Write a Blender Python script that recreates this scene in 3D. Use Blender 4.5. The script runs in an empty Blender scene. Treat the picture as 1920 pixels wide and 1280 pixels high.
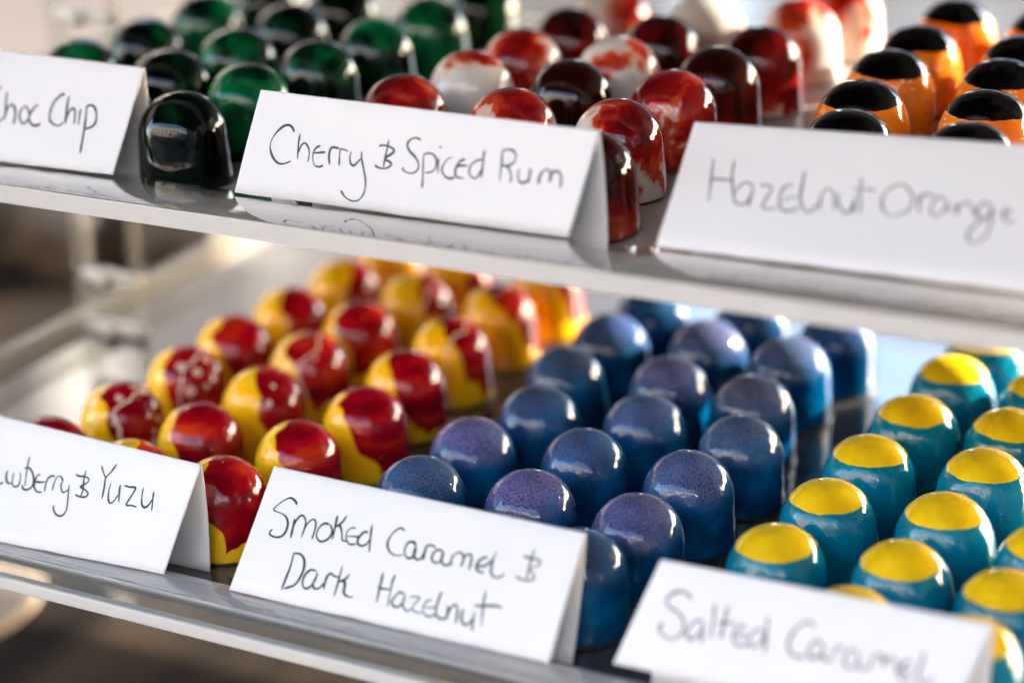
import bpy, bmesh, math, random
from mathutils import Vector, Matrix, noise
# ------------------------------------------------------------------ camera, sky, sun, exposure
CAM_F=4060.50751
CAM_POS=[24.52521, -46.47102, 30.37157]
CAM_ROT=[[0.882237, 0.469661, -0.032795], [-0.144744, 0.336859, 0.930363], [-0.448003, 0.816054, -0.36517]]
UP=10.33
BONBONS={
 'blue':[[0,1,-7.14,5.05],[0,2,-7.21,8.4],[0,3,-6.48,11.63],[0,4,-7.25,15.13],[0,5,-7.15,18.57],[0,6,-6.96,21.69],[1,1,-3.66,5.66],[1,2,-3.48,9.02],[1,3,-2.91,12.34],[1,4,-3.6,15.78],[1,5,-3.74,19.33],[1,6,-3.3,22.6],[2,0,-0.45,2.55],[2,1,0.03,5.33],[2,2,0.19,8.73],[2,3,0.55,12.04],[2,4,-0.34,15.21],[2,5,-0.5,19.02],[2,6,0.05,22.2]],
 'teal':[[0,1,4.5,5.22],[0,2,4.8,8.56],[0,3,4.78,12.18],[0,4,5.05,15.75],[0,5,5.18,19.47],[0,6,5.35,22.59],[1,0,7.67,2.41],[1,1,8.02,5.7],[1,2,8.19,9.07],[1,3,8.31,12.55],[1,4,8.15,15.9],[1,5,8.25,19.3],[2,0,11.0,2.2],[2,1,11.12,5.23],[2,2,11.35,8.35]],
 'red':[[0,0,-20.0,2.93],[0,1,-19.62,6.33],[0,2,-19.51,9.85],[0,3,-19.69,13.05],[0,4,-19.54,16.51],[0,5,-19.33,19.96],[0,6,-19.2,23.3],[1,0,-16.37,2.52],[1,1,-15.99,5.8],[1,2,-15.84,9.27],[1,3,-16.21,12.68],[1,4,-16.21,16.1],[1,5,-15.84,19.55],[1,6,-15.9,22.85],[2,0,-12.81,2.58],[2,1,-12.15,5.81],[2,2,-11.75,9.24],[2,3,-12.2,12.61],[2,4,-12.29,15.97],[2,5,-12.35,19.73],[2,6,-12.0,23.0]],
 'green':[[0,1,-23.93,11.17],[0,2,-23.72,14.72],[0,3,-23.83,18.62],[0,4,-23.75,22.5],[1,0,-19.9,7.75],[1,1,-20.01,11.15],[1,2,-19.66,14.61],[1,3,-19.91,18.38],[1,4,-20.12,22.21],[2,0,-16.15,6.62],[2,1,-16.24,10.29],[2,2,-15.9,13.97],[2,3,-15.55,17.25],[2,4,-15.48,20.9],[2,5,-15.41,24.87]],
 'cherry':[[0,0,-11.15,7.05],[0,1,-10.49,10.76],[0,2,-10.02,14.3],[0,3,-10.0,17.79],[0,4,-9.88,21.33],[0,5,-9.97,25.06],[1,0,-6.54,7.21],[1,1,-6.59,10.69],[1,2,-6.36,14.3],[1,3,-6.28,17.75],[1,4,-6.3,21.28],[1,5,-6.13,24.88],[2,0,-2.2,7.15],[2,1,-2.87,10.57],[2,2,-2.81,14.38],[2,3,-2.7,17.8],[2,4,-2.53,21.1],[2,5,-2.73,25.43],[2,6,-2.36,29.0]],
 'orange':[[0,0,4.29,8.79],[0,1,3.88,12.13],[0,2,3.07,15.58],[0,3,2.69,19.21],[0,4,2.45,22.93],[0,5,2.48,27.02],[1,0,8.11,8.91],[1,1,7.48,12.23],[1,2,6.88,15.81],[1,3,6.35,19.32],[1,4,6.01,22.78],[1,5,5.81,26.7]],
}
CARDS={
 'choc':dict(corners=[[-27.87,3.95,11.03],[-17.27,4.32,11.03],[-17.3,6.44,13.93],[-27.89,6.87,13.93]],B0=[-27.868,3.954,11.03],ex=[0.999,0.035,0.0],ey=[-0.023,0.655,0.755],strokes=[
  [[5.26,2.51],[5.19,2.5],[5.06,2.4],[4.99,2.18],[5.03,1.89],[5.13,1.64],[5.35,1.37],[5.55,1.27],[5.67,1.32],[5.75,1.45]],
  [[5.55,2.39],[5.64,2.07],[5.78,1.65],[5.82,1.37]],
  [[5.82,1.38],[5.8,1.68],[5.84,1.87],[5.92,1.94],[6.06,1.87],[6.16,1.71],[6.22,1.53],[6.26,1.27]],
  [[6.55,1.95],[6.44,1.91],[6.36,1.78],[6.38,1.59],[6.5,1.41],[6.62,1.34],[6.72,1.41],[6.77,1.54],[6.74,1.7],[6.63,1.83],[6.52,1.93]],
  [[6.97,1.98],[6.91,2.0],[6.83,1.88],[6.77,1.68],[6.79,1.52],[6.91,1.39],[7.08,1.32],[7.22,1.36],[7.3,1.43]],
  [[7.87,2.45],[7.76,2.45],[7.65,2.33],[7.54,2.14],[7.52,1.87],[7.59,1.6],[7.69,1.49],[7.89,1.4],[8.03,1.39],[8.11,1.46],[8.14,1.52]],
  [[8.07,2.42],[8.08,2.21],[8.16,1.86],[8.23,1.48]],
  [[8.23,1.52],[8.23,1.78],[8.29,1.96],[8.37,2.02],[8.48,1.92],[8.55,1.69],[8.59,1.5]],
  [[8.67,2.03],[8.71,1.76],[8.77,1.48]],
  [[8.88,2.04],[8.94,1.82],[9.02,1.46],[9.07,1.16],[9.11,0.86],[9.16,0.55]],
  [[8.87,2.04],[8.89,2.14],[9.01,2.18],[9.16,2.13],[9.3,1.95],[9.37,1.75],[9.37,1.58],[9.27,1.46],[9.06,1.37]],
]),
 'cherry':dict(corners=[[-12.65,4.26,11.03],[-1.47,4.36,11.03],[-0.87,5.23,13.93],[-12.29,5.53,13.93]],B0=[-12.65,4.255,11.03],ex=[1.0,0.009,-0.0],ey=[-0.003,0.345,0.938],strokes=[
  [[1.79,2.0],[1.73,2.11],[1.59,2.19],[1.39,2.14],[1.16,1.91],[1.04,1.67],[1.04,1.45],[1.17,1.21],[1.37,1.05],[1.58,1.04],[1.83,1.14]],
  [[2.01,1.98],[2.01,1.65],[2.05,1.22]],
  [[2.04,1.38],[2.11,1.63],[2.23,1.72],[2.36,1.61],[2.43,1.42],[2.42,1.17]],
  [[2.78,1.7],[2.65,1.63],[2.57,1.46],[2.58,1.26],[2.67,1.1],[2.83,1.07],[2.97,1.13]],
  [[2.59,1.45],[2.74,1.48],[2.98,1.52]],
  [[3.18,1.16],[3.12,1.42],[3.14,1.63],[3.23,1.7],[3.46,1.68]],
  [[3.51,1.17],[3.48,1.43],[3.48,1.65],[3.61,1.67],[3.76,1.63]],
  [[3.86,1.64],[3.84,1.47],[3.89,1.29],[4.0,1.24],[4.11,1.34],[4.22,1.48]],
  [[4.21,1.68],[4.25,1.46],[4.36,1.18],[4.47,0.85],[4.48,0.51],[4.34,0.28],[4.12,0.22],[3.86,0.3],[3.68,0.47]],
  [[5.07,2.1],[5.05,1.79],[5.02,1.49],[5.01,1.27]],
  [[4.77,1.88],[4.85,1.92],[5.07,1.92],[5.25,1.86],[5.29,1.78],[5.17,1.67],[5.02,1.54],[5.21,1.46],[5.25,1.38],[5.14,1.29],[5.0,1.25],[4.83,1.27],[4.71,1.33]],
  [[6.14,2.19],[6.04,2.24],[5.88,2.23],[5.74,2.12],[5.72,1.98],[5.83,1.84],[6.02,1.7],[6.16,1.52],[6.15,1.35],[6.0,1.24],[5.81,1.24],[5.67,1.3],[5.69,1.37]],
  [[6.29,1.79],[6.32,1.48],[6.36,1.1],[6.37,0.85]],
  [[6.28,1.78],[6.41,1.85],[6.58,1.84],[6.72,1.72],[6.73,1.47],[6.61,1.34],[6.4,1.29]],
  [[6.8,1.75],[6.81,1.53],[6.83,1.32]],
  [[6.81,2.1],[6.82,2.04]],
  [[7.25,1.82],[7.1,1.76],[6.98,1.58],[6.95,1.41],[7.08,1.26],[7.24,1.21],[7.39,1.27]],
  [[7.68,1.8],[7.54,1.76],[7.41,1.57],[7.39,1.38],[7.48,1.28],[7.7,1.28]],
  [[7.41,1.58],[7.59,1.62],[7.77,1.64]],
  [[8.21,1.86],[8.05,1.81],[7.86,1.65],[7.84,1.45],[7.97,1.32],[8.11,1.35],[8.23,1.58]],
  [[8.25,2.13],[8.24,1.85],[8.25,1.34]],
  [[8.82,2.14],[8.84,1.8],[8.84,1.29]],
  [[8.79,2.12],[8.93,2.21],[9.14,2.21],[9.26,2.09],[9.24,1.9],[9.05,1.77],[8.84,1.76]],
  [[8.99,1.77],[9.12,1.65],[9.19,1.47],[9.19,1.31]],
  [[9.42,1.73],[9.4,1.52],[9.5,1.35],[9.68,1.39],[9.78,1.5]],
  [[9.77,1.77],[9.77,1.58],[9.75,1.38]],
  [[10.07,1.36],[10.09,1.59],[10.19,1.75],[10.33,1.79],[10.42,1.68],[10.41,1.44]],
  [[10.4,1.57],[10.48,1.74],[10.62,1.78],[10.74,1.66],[10.76,1.48],[10.76,1.32]],
]),
 'haz':dict(corners=[[1.09,4.59,11.03],[11.89,4.91,11.03],[11.55,9.23,13.68],[0.84,7.83,13.68]],B0=[1.09,4.585,11.03],ex=[1.0,0.03,0.0],ey=[-0.025,0.819,0.573],strokes=[
  [[0.74,3.05],[0.88,2.4],[1.03,1.65]],
  [[1.34,3.11],[1.46,2.48],[1.75,1.71]],
  [[0.85,2.36],[1.1,2.4],[1.51,2.43]],
  [[2.15,2.29],[1.93,2.42],[1.76,2.3],[1.67,2.01],[1.76,1.74],[1.96,1.67],[2.12,1.82],[2.16,2.2]],
  [[2.14,2.32],[2.16,1.95],[2.19,1.61]],
  [[2.28,2.37],[2.48,2.41],[2.66,2.33],[2.61,2.04],[2.57,1.7],[2.81,1.67],[2.99,1.74]],
  [[3.21,2.54],[3.04,2.5],[2.95,2.27],[2.98,1.94],[3.13,1.68],[3.38,1.69],[3.59,1.84]],
  [[3.05,1.95],[3.21,2.09],[3.42,2.15]],
  [[3.4,3.02],[3.45,2.59],[3.52,2.13],[3.74,1.77],[3.94,1.76],[4.04,2.02]],
  [[4.16,1.79],[4.08,2.15],[4.09,2.46],[4.21,2.57],[4.38,2.41],[4.56,1.88]],
  [[4.51,2.48],[4.58,2.16],[4.81,1.88],[4.97,1.91],[5.0,2.34]],
  [[5.01,2.58],[5.02,2.22],[5.08,1.89]],
  [[4.98,3.07],[5.09,2.59],[5.26,1.89]],
  [[4.85,2.68],[5.1,2.7],[5.49,2.72]],
  [[6.12,3.04],[5.88,2.91],[5.72,2.59],[5.76,2.26],[5.98,1.99],[6.23,1.96],[6.47,2.15],[6.55,2.46],[6.39,2.83],[6.12,3.04]],
  [[6.62,2.71],[6.72,2.45],[6.81,2.16]],
  [[6.71,2.51],[6.75,2.76],[6.91,2.81],[7.09,2.74]],
  [[7.39,2.69],[7.19,2.76],[7.08,2.53],[7.1,2.23],[7.28,2.11],[7.42,2.31],[7.46,2.61]],
  [[7.42,2.67],[7.51,2.41],[7.59,2.3]],
  [[7.65,2.64],[7.75,2.41],[7.8,2.24]],
  [[7.78,2.36],[7.8,2.6],[7.94,2.71],[8.14,2.56],[8.28,2.28]],
  [[8.63,2.71],[8.42,2.77],[8.3,2.61],[8.31,2.37],[8.46,2.24],[8.62,2.36],[8.63,2.68]],
  [[8.63,2.71],[8.7,2.31],[8.73,1.72],[8.56,1.43],[8.32,1.46],[8.24,1.71],[8.4,2.09],[8.6,2.23]],
  [[9.04,2.74],[8.96,2.58],[9.0,2.35],[9.17,2.22],[9.29,2.3]],
  [[8.98,2.46],[9.09,2.52],[9.13,2.66]],
]),
 'straw':dict(corners=[[-23.1,-1.64,0.7],[-12.52,-1.01,0.7],[-12.17,0.81,3.6],[-22.75,1.39,3.6]],B0=[-23.105,-1.641,0.7],ex=[0.998,0.059,0.0],ey=[-0.038,0.636,0.77],strokes=[
  [[3.5,2.11],[3.67,1.93],[3.86,1.79],[3.99,1.85]],
  [[3.98,2.25],[4.01,2.07],[4.09,1.91],[4.21,1.85],[4.33,1.9]],
  [[4.25,2.21],[4.28,2.03],[4.35,1.84],[4.49,1.78],[4.59,1.87],[4.57,2.07],[4.49,2.25]],
  [[4.65,2.8],[4.68,2.53],[4.75,2.19],[4.83,1.84]],
  [[4.6,2.4],[4.75,2.44],[4.93,2.33],[5.07,2.12],[5.11,1.9],[4.99,1.76],[4.81,1.75],[4.71,1.88]],
  [[5.28,2.3],[5.17,2.23],[5.14,2.05],[5.2,1.85],[5.37,1.74],[5.54,1.76]],
  [[5.14,2.04],[5.36,2.05],[5.54,2.09]],
  [[5.62,1.79],[5.58,2.03],[5.61,2.22],[5.73,2.31],[5.85,2.3]],
  [[5.89,1.86],[5.88,2.13],[5.93,2.3],[6.06,2.33],[6.2,2.19]],
  [[6.16,2.19],[6.16,2.04],[6.27,1.88],[6.37,1.87],[6.46,1.98]],
  [[6.45,2.14],[6.5,1.89],[6.58,1.56],[6.61,1.28],[6.49,1.12],[6.31,1.14],[6.17,1.26],[6.09,1.42]],
  [[6.92,2.65],[6.93,2.39],[7.01,2.03],[6.99,1.84]],
  [[6.58,2.48],[6.71,2.44],[6.94,2.45],[7.1,2.41],[7.12,2.32],[7.0,2.2],[6.88,2.12],[7.1,2.05],[7.22,1.97],[7.21,1.87],[7.08,1.82],[6.9,1.82],[6.77,1.86]],
  [[7.44,2.87],[7.59,2.66],[7.72,2.51]],
  [[8.0,3.0],[7.86,2.73],[7.72,2.51],[7.76,2.23],[7.79,1.86]],
  [[7.97,2.39],[7.96,2.15],[8.02,1.9],[8.13,1.78],[8.25,1.87],[8.33,2.07]],
  [[8.32,2.39],[8.36,2.13],[8.44,1.83]],
  [[8.47,2.38],[8.67,2.36],[8.9,2.36],[8.82,2.09],[8.72,1.82],[8.92,1.82],[9.11,1.8]],
  [[9.18,2.41],[9.2,2.18],[9.26,1.93],[9.39,1.83],[9.52,1.92],[9.59,2.1]],
  [[9.59,2.35],[9.62,2.1],[9.68,1.76]],
  [[1.75,2.62],[1.62,2.72],[1.42,2.66],[1.34,2.48],[1.46,2.3],[1.7,2.16],[1.78,1.95],[1.64,1.76],[1.4,1.74],[1.28,1.86]],
  [[2.12,2.6],[2.1,2.2],[2.12,1.8],[2.26,1.76]],
  [[1.92,2.3],[2.36,2.32]],
  [[2.5,2.26],[2.5,2.0],[2.48,1.74]],
  [[2.5,2.05],[2.62,2.24],[2.82,2.26]],
  [[3.26,2.16],[3.06,2.22],[2.92,2.02],[2.98,1.8],[3.14,1.76],[3.26,1.98],[3.26,2.16]],
  [[3.26,2.16],[3.27,1.9],[3.36,1.76]],
]),
 'smoked':dict(corners=[[-10.17,-1.01,0.7],[0.31,-0.89,0.7],[0.35,1.45,3.6],[-10.1,1.64,3.6]],B0=[-10.171,-1.01,0.7],ex=[1.0,0.012,0.0],ey=[-0.008,0.652,0.758],strokes=[
  [[1.29,2.88],[1.22,2.97],[1.02,3.05],[0.83,2.95],[0.67,2.78],[0.57,2.6],[0.81,2.55],[1.03,2.49],[1.19,2.3],[1.21,2.05],[1.13,1.88],[0.95,1.81],[0.77,1.83],[0.69,1.9],[0.75,2.03]],
  [[1.37,2.47],[1.4,2.2],[1.44,1.88]],
  [[1.44,1.91],[1.41,2.26],[1.47,2.5],[1.59,2.61],[1.74,2.49],[1.79,2.28],[1.78,1.96]],
  [[1.79,2.01],[1.81,2.31],[1.91,2.51],[2.04,2.55],[2.13,2.4],[2.15,2.18],[2.15,1.96]],
  [[2.57,2.51],[2.39,2.5],[2.26,2.34],[2.26,2.11],[2.41,1.97],[2.59,2.01],[2.72,2.17],[2.71,2.36],[2.59,2.51]],
  [[2.73,2.81],[2.77,2.52],[2.81,2.09]],
  [[3.04,2.87],[2.96,2.65],[2.79,2.46]],
  [[2.8,2.49],[2.93,2.52],[3.06,2.32],[3.14,2.14],[3.29,2.12]],
  [[3.45,2.55],[3.31,2.53],[3.21,2.38],[3.26,2.19],[3.41,2.06],[3.63,2.1]],
  [[3.25,2.27],[3.46,2.3],[3.66,2.32]],
  [[3.9,2.5],[3.76,2.49],[3.64,2.29],[3.67,2.13],[3.81,2.08],[3.96,2.17],[4.01,2.33]],
  [[3.94,2.75],[4.01,2.39],[4.12,1.94]],
  [[5.02,2.75],[4.94,2.81],[4.82,2.79],[4.67,2.6],[4.61,2.34],[4.71,2.13],[4.9,2.02],[5.08,2.03],[5.21,2.08]],
  [[1.71,1.51],[1.74,1.08],[1.72,0.69],[1.7,0.32]],
  [[1.72,1.45],[1.9,1.48],[2.09,1.38],[2.19,1.14],[2.18,0.86],[2.06,0.56],[1.75,0.38]],
  [[2.65,1.1],[2.44,1.1],[2.31,0.94],[2.29,0.72],[2.38,0.57],[2.51,0.55],[2.63,0.68],[2.69,0.91],[2.66,1.08]],
  [[2.68,0.96],[2.65,0.73],[2.74,0.59],[2.89,0.63],[3.0,0.8]],
  [[3.01,1.04],[3.02,0.81],[3.04,0.62]],
  [[3.01,0.75],[3.03,1.01],[3.11,1.11],[3.26,1.06],[3.41,1.07]],
  [[3.4,1.41],[3.43,0.97],[3.44,0.49]],
  [[3.71,1.21],[3.63,1.04],[3.45,0.93]],
  [[3.46,0.95],[3.62,0.97],[3.68,0.83],[3.72,0.64],[3.87,0.56],[4.06,0.57]],
  [[5.52,2.4],[5.43,2.49],[5.27,2.46],[5.21,2.3],[5.23,2.15],[5.35,2.02],[5.48,2.03],[5.55,2.15],[5.53,2.39]],
  [[5.52,2.35],[5.56,2.12],[5.68,2.02],[5.82,2.1],[5.84,2.27]],
  [[5.89,2.04],[5.86,2.27],[5.87,2.45],[6.01,2.51],[6.17,2.45]],
  [[6.42,2.39],[6.26,2.42],[6.14,2.3],[6.14,2.12],[6.26,2.04],[6.39,2.08],[6.45,2.24],[6.44,2.4]],
  [[6.42,2.38],[6.46,2.12],[6.59,2.03],[6.73,2.08],[6.74,2.29]],
  [[6.79,2.04],[6.75,2.23],[6.73,2.38]],
  [[6.76,2.24],[6.82,2.41],[6.96,2.47],[7.09,2.37],[7.11,2.22],[7.1,2.08]],
  [[7.1,2.24],[7.15,2.42],[7.3,2.47],[7.36,2.32],[7.37,2.03]],
  [[7.83,2.49],[7.7,2.45],[7.59,2.31],[7.57,2.16],[7.67,2.05],[7.86,2.05]],
  [[7.59,2.19],[7.8,2.23],[7.95,2.38],[8.02,2.54],[8.05,2.69]],
  [[8.01,2.54],[8.02,2.3],[8.07,2.08],[8.23,1.98],[8.38,2.04],[8.48,2.13]],
  [[9.17,2.98],[9.15,2.64],[9.16,2.35],[9.18,2.08]],
  [[8.89,2.73],[9.1,2.71],[9.35,2.71],[9.45,2.63],[9.37,2.53],[9.18,2.4],[9.33,2.3],[9.38,2.16],[9.23,2.08],[9.01,2.08],[8.82,2.14]],
  [[4.76,1.46],[4.79,1.05],[4.83,0.58]],
  [[5.15,1.48],[5.13,1.24],[5.17,0.88],[5.21,0.55]],
  [[4.71,1.02],[4.9,1.01],[5.16,1.04]],
  [[5.64,0.97],[5.45,1.02],[5.34,0.86],[5.3,0.68],[5.43,0.59],[5.58,0.64],[5.65,0.83],[5.65,0.96]],
  [[5.64,0.93],[5.65,0.71],[5.77,0.56],[5.88,0.55],[5.97,0.64]],
  [[5.81,0.94],[5.98,0.98],[6.12,0.96],[6.02,0.78],[5.98,0.64],[6.12,0.56],[6.33,0.58]],
  [[6.5,1.0],[6.37,0.93],[6.3,0.74],[6.38,0.58],[6.54,0.53],[6.7,0.6],[6.74,0.67]],
  [[6.31,0.76],[6.51,0.77],[6.71,0.85]],
  [[6.74,1.3],[6.71,1.02],[6.73,0.7],[6.81,0.58],[6.96,0.54],[7.1,0.6]],
  [[7.05,0.95],[7.09,0.75],[7.11,0.53]],
  [[7.11,0.56],[7.13,0.83],[7.25,1.02],[7.35,0.93],[7.4,0.74],[7.43,0.5]],
  [[7.55,0.96],[7.53,0.79],[7.6,0.59],[7.74,0.52],[7.86,0.62],[7.9,0.77]],
  [[7.9,0.93],[7.93,0.64],[7.98,0.37]],
  [[8.06,1.55],[8.1,1.13],[8.22,0.55]],
  [[7.83,1.09],[8.12,1.13],[8.46,1.2],[8.69,1.19]],
]),
 'salted':dict(corners=[[2.04,-0.47,0.9],[11.13,-0.38,0.9],[11.88,1.23,3.5],[2.79,1.05,3.5]],B0=[2.038,-0.471,0.9],ex=[1.0,0.01,0.0],ey=[-0.005,0.514,0.858],strokes=[
  [[1.83,2.12],[1.75,2.21],[1.56,2.27],[1.37,2.22],[1.2,2.06],[1.16,1.93],[1.28,1.8],[1.5,1.72],[1.69,1.59],[1.79,1.4],[1.77,1.2],[1.63,1.04],[1.41,0.98],[1.21,1.06],[1.1,1.17],[1.13,1.27],[1.21,1.3]],
  [[2.3,1.56],[2.17,1.62],[2.02,1.51],[1.91,1.28],[1.95,1.11],[2.08,1.1],[2.21,1.23],[2.29,1.39],[2.3,1.56]],
  [[2.3,1.59],[2.34,1.28],[2.35,1.05]],
  [[2.52,2.13],[2.56,1.7],[2.59,1.2]],
  [[2.88,2.16],[2.87,1.7],[2.86,1.26]],
  [[2.7,1.66],[2.89,1.69],[3.22,1.73]],
  [[3.48,1.72],[3.35,1.69],[3.19,1.51],[3.19,1.35],[3.32,1.21],[3.5,1.21],[3.64,1.29]],
  [[3.2,1.45],[3.38,1.45],[3.57,1.51]],
  [[4.01,1.7],[3.81,1.7],[3.66,1.51],[3.65,1.32],[3.76,1.23],[3.92,1.31],[4.02,1.54],[4.03,1.71]],
  [[4.02,2.08],[4.06,1.67],[4.13,1.13]],
  [[5.29,2.08],[5.15,2.16],[4.97,2.1],[4.76,1.8],[4.7,1.5],[4.79,1.31],[4.99,1.22],[5.23,1.27]],
  [[5.65,1.62],[5.49,1.73],[5.34,1.63],[5.27,1.41],[5.36,1.27],[5.49,1.3],[5.63,1.45],[5.67,1.65]],
  [[5.67,1.59],[5.67,1.38],[5.8,1.28],[5.94,1.39]],
  [[5.92,1.36],[5.95,1.55],[6.04,1.7],[6.2,1.68]],
  [[6.56,1.65],[6.42,1.7],[6.28,1.56],[6.26,1.35],[6.38,1.22],[6.53,1.28],[6.62,1.5],[6.56,1.65]],
  [[6.58,1.63],[6.63,1.32],[6.77,1.28],[6.92,1.33]],
  [[6.95,1.3],[6.96,1.52],[7.06,1.7],[7.22,1.68],[7.3,1.44]],
  [[7.29,1.46],[7.31,1.62],[7.46,1.7],[7.61,1.61],[7.65,1.31]],
  [[7.95,1.76],[7.83,1.68],[7.74,1.48],[7.75,1.28],[7.9,1.2],[8.09,1.3]],
  [[7.75,1.43],[7.93,1.45],[8.01,1.59]],
  [[8.26,2.03],[8.22,1.71],[8.21,1.37],[8.33,1.25],[8.48,1.28],[8.59,1.43]],
]),
}

CM = 0.01
scene = bpy.context.scene
C = scene.collection
cam_d = bpy.data.cameras.new('camera')
cam_d.sensor_width = 36.0
cam_d.lens = CAM_F/1920*36.0
cam_d.clip_start = 0.02
cam_d.clip_end = 400
cam_d.dof.use_dof = True
cam_d.dof.focus_distance = 0.65
cam_d.dof.aperture_fstop = 3.5
cam_d.dof.aperture_blades = 7
cam = bpy.data.objects.new('camera', cam_d)
C.objects.link(cam)
r, u, f = [Vector(v) for v in CAM_ROT]
m = Matrix((( r.x, u.x, -f.x), (r.y, u.y, -f.y), (r.z, u.z, -f.z))).to_4x4()
m.translation = Vector(CAM_POS)*CM
cam.matrix_world = m
scene.camera = cam

SUN = Vector((0.665, 0.655, 0.37)).normalized()      # towards the sun: low, behind the stand on the right
world = bpy.data.worlds.new('World')
scene.world = world
world.use_nodes = True
wn = world.node_tree
sky = wn.nodes.new('ShaderNodeTexSky')
sky.sky_type = 'NISHITA'
sky.sun_disc = False
sky.dust_density = 1.2
sky.air_density = 1.0
sky.sun_elevation = math.asin(SUN.z)
sky.sun_rotation = math.atan2(SUN.x, SUN.y)
wn.links.new(sky.outputs[0], wn.nodes['Background'].inputs[0])
wn.nodes['Background'].inputs[1].default_value = 0.15
sd = bpy.data.lights.new('sun', 'SUN')
sd.energy = 2.3
sd.angle = math.radians(0.5)
sd.color = (1.0, 0.92, 0.81)
sun = bpy.data.objects.new('sun', sd)
sun.rotation_euler = (-SUN).to_track_quat('-Z', 'Y').to_euler()
sun.location = SUN*6
C.objects.link(sun)
vs = scene.view_settings
vs.view_transform = 'Standard'
vs.look = 'None'
vs.exposure = 3.67
vs.gamma = 1.0
vs.use_curve_mapping = False
scene.cycles.use_denoising = True
scene.cycles.max_bounces = 10
scene.cycles.transparent_max_bounces = 16
scene.cycles.caustics_reflective = False
scene.cycles.caustics_refractive = False
scene.cycles.sample_clamp_indirect = 6.0
# ------------------------------------------------------------------ helpers
def obj(name, bm, mat, parent=None, smooth=False):
    me = bpy.data.meshes.new(name)
    bmesh.ops.recalc_face_normals(bm, faces=bm.faces)
    bm.to_mesh(me); bm.free()
    if smooth:
        for p in me.polygons: p.use_smooth = True
    me.materials.append(mat)
    o = bpy.data.objects.new(name, me)
    C.objects.link(o)
    if parent: o.parent = parent
    return o

def tag(o, label, cat, group=None):
    o['label'] = label; o['category'] = cat
    if group: o['group'] = group
    return o

def empty(name, loc):
    o = bpy.data.objects.new(name, None)
    o.location = loc
    C.objects.link(o)
    return o

def box(bm, x0, x1, y0, y1, z0, z1, bev=0.0, seg=2):
    """axis-aligned box, bounds in cm"""
    r = bmesh.ops.create_cube(bm, size=1.0)
    vs_ = r['verts']
    for v in vs_:
        v.co = Vector(((x0+x1)/2+v.co.x*(x1-x0), (y0+y1)/2+v.co.y*(y1-y0), (z0+z1)/2+v.co.z*(z1-z0)))*CM
    if bev > 0:
        es = list({e for v in vs_ for e in v.link_edges})
        bmesh.ops.bevel(bm, geom=es, offset=bev*CM, segments=seg, affect='EDGES', profile=0.5)

def lathe(bm, prof, n=64, wob=0.0, seed=0):
    """prof: (r, z) in cm from the bottom to the top; closes where r == 0"""
    rings = []
    for (rr, z) in prof:
        if rr < 1e-5:
            rings.append([bm.verts.new((0, 0, z*CM))]); continue
        ring = []
        for k in range(n):
            a = 2*math.pi*k/n
            w = 1+wob*noise.noise(Vector((math.cos(a)*1.7+seed, math.sin(a)*1.7, z)))
            ring.append(bm.verts.new((rr*w*math.cos(a)*CM, rr*w*math.sin(a)*CM, z*CM)))
        rings.append(ring)
    for a, b in zip(rings, rings[1:]):
        for k in range(n):
            k2 = (k+1) % n
            if len(a) == 1 and len(b) == 1: continue
            if len(a) == 1: bm.faces.new((a[0], b[k], b[k2]))
            elif len(b) == 1: bm.faces.new((a[k], a[k2], b[0]))
            else: bm.faces.new((a[k], a[k2], b[k2], b[k]))

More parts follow.
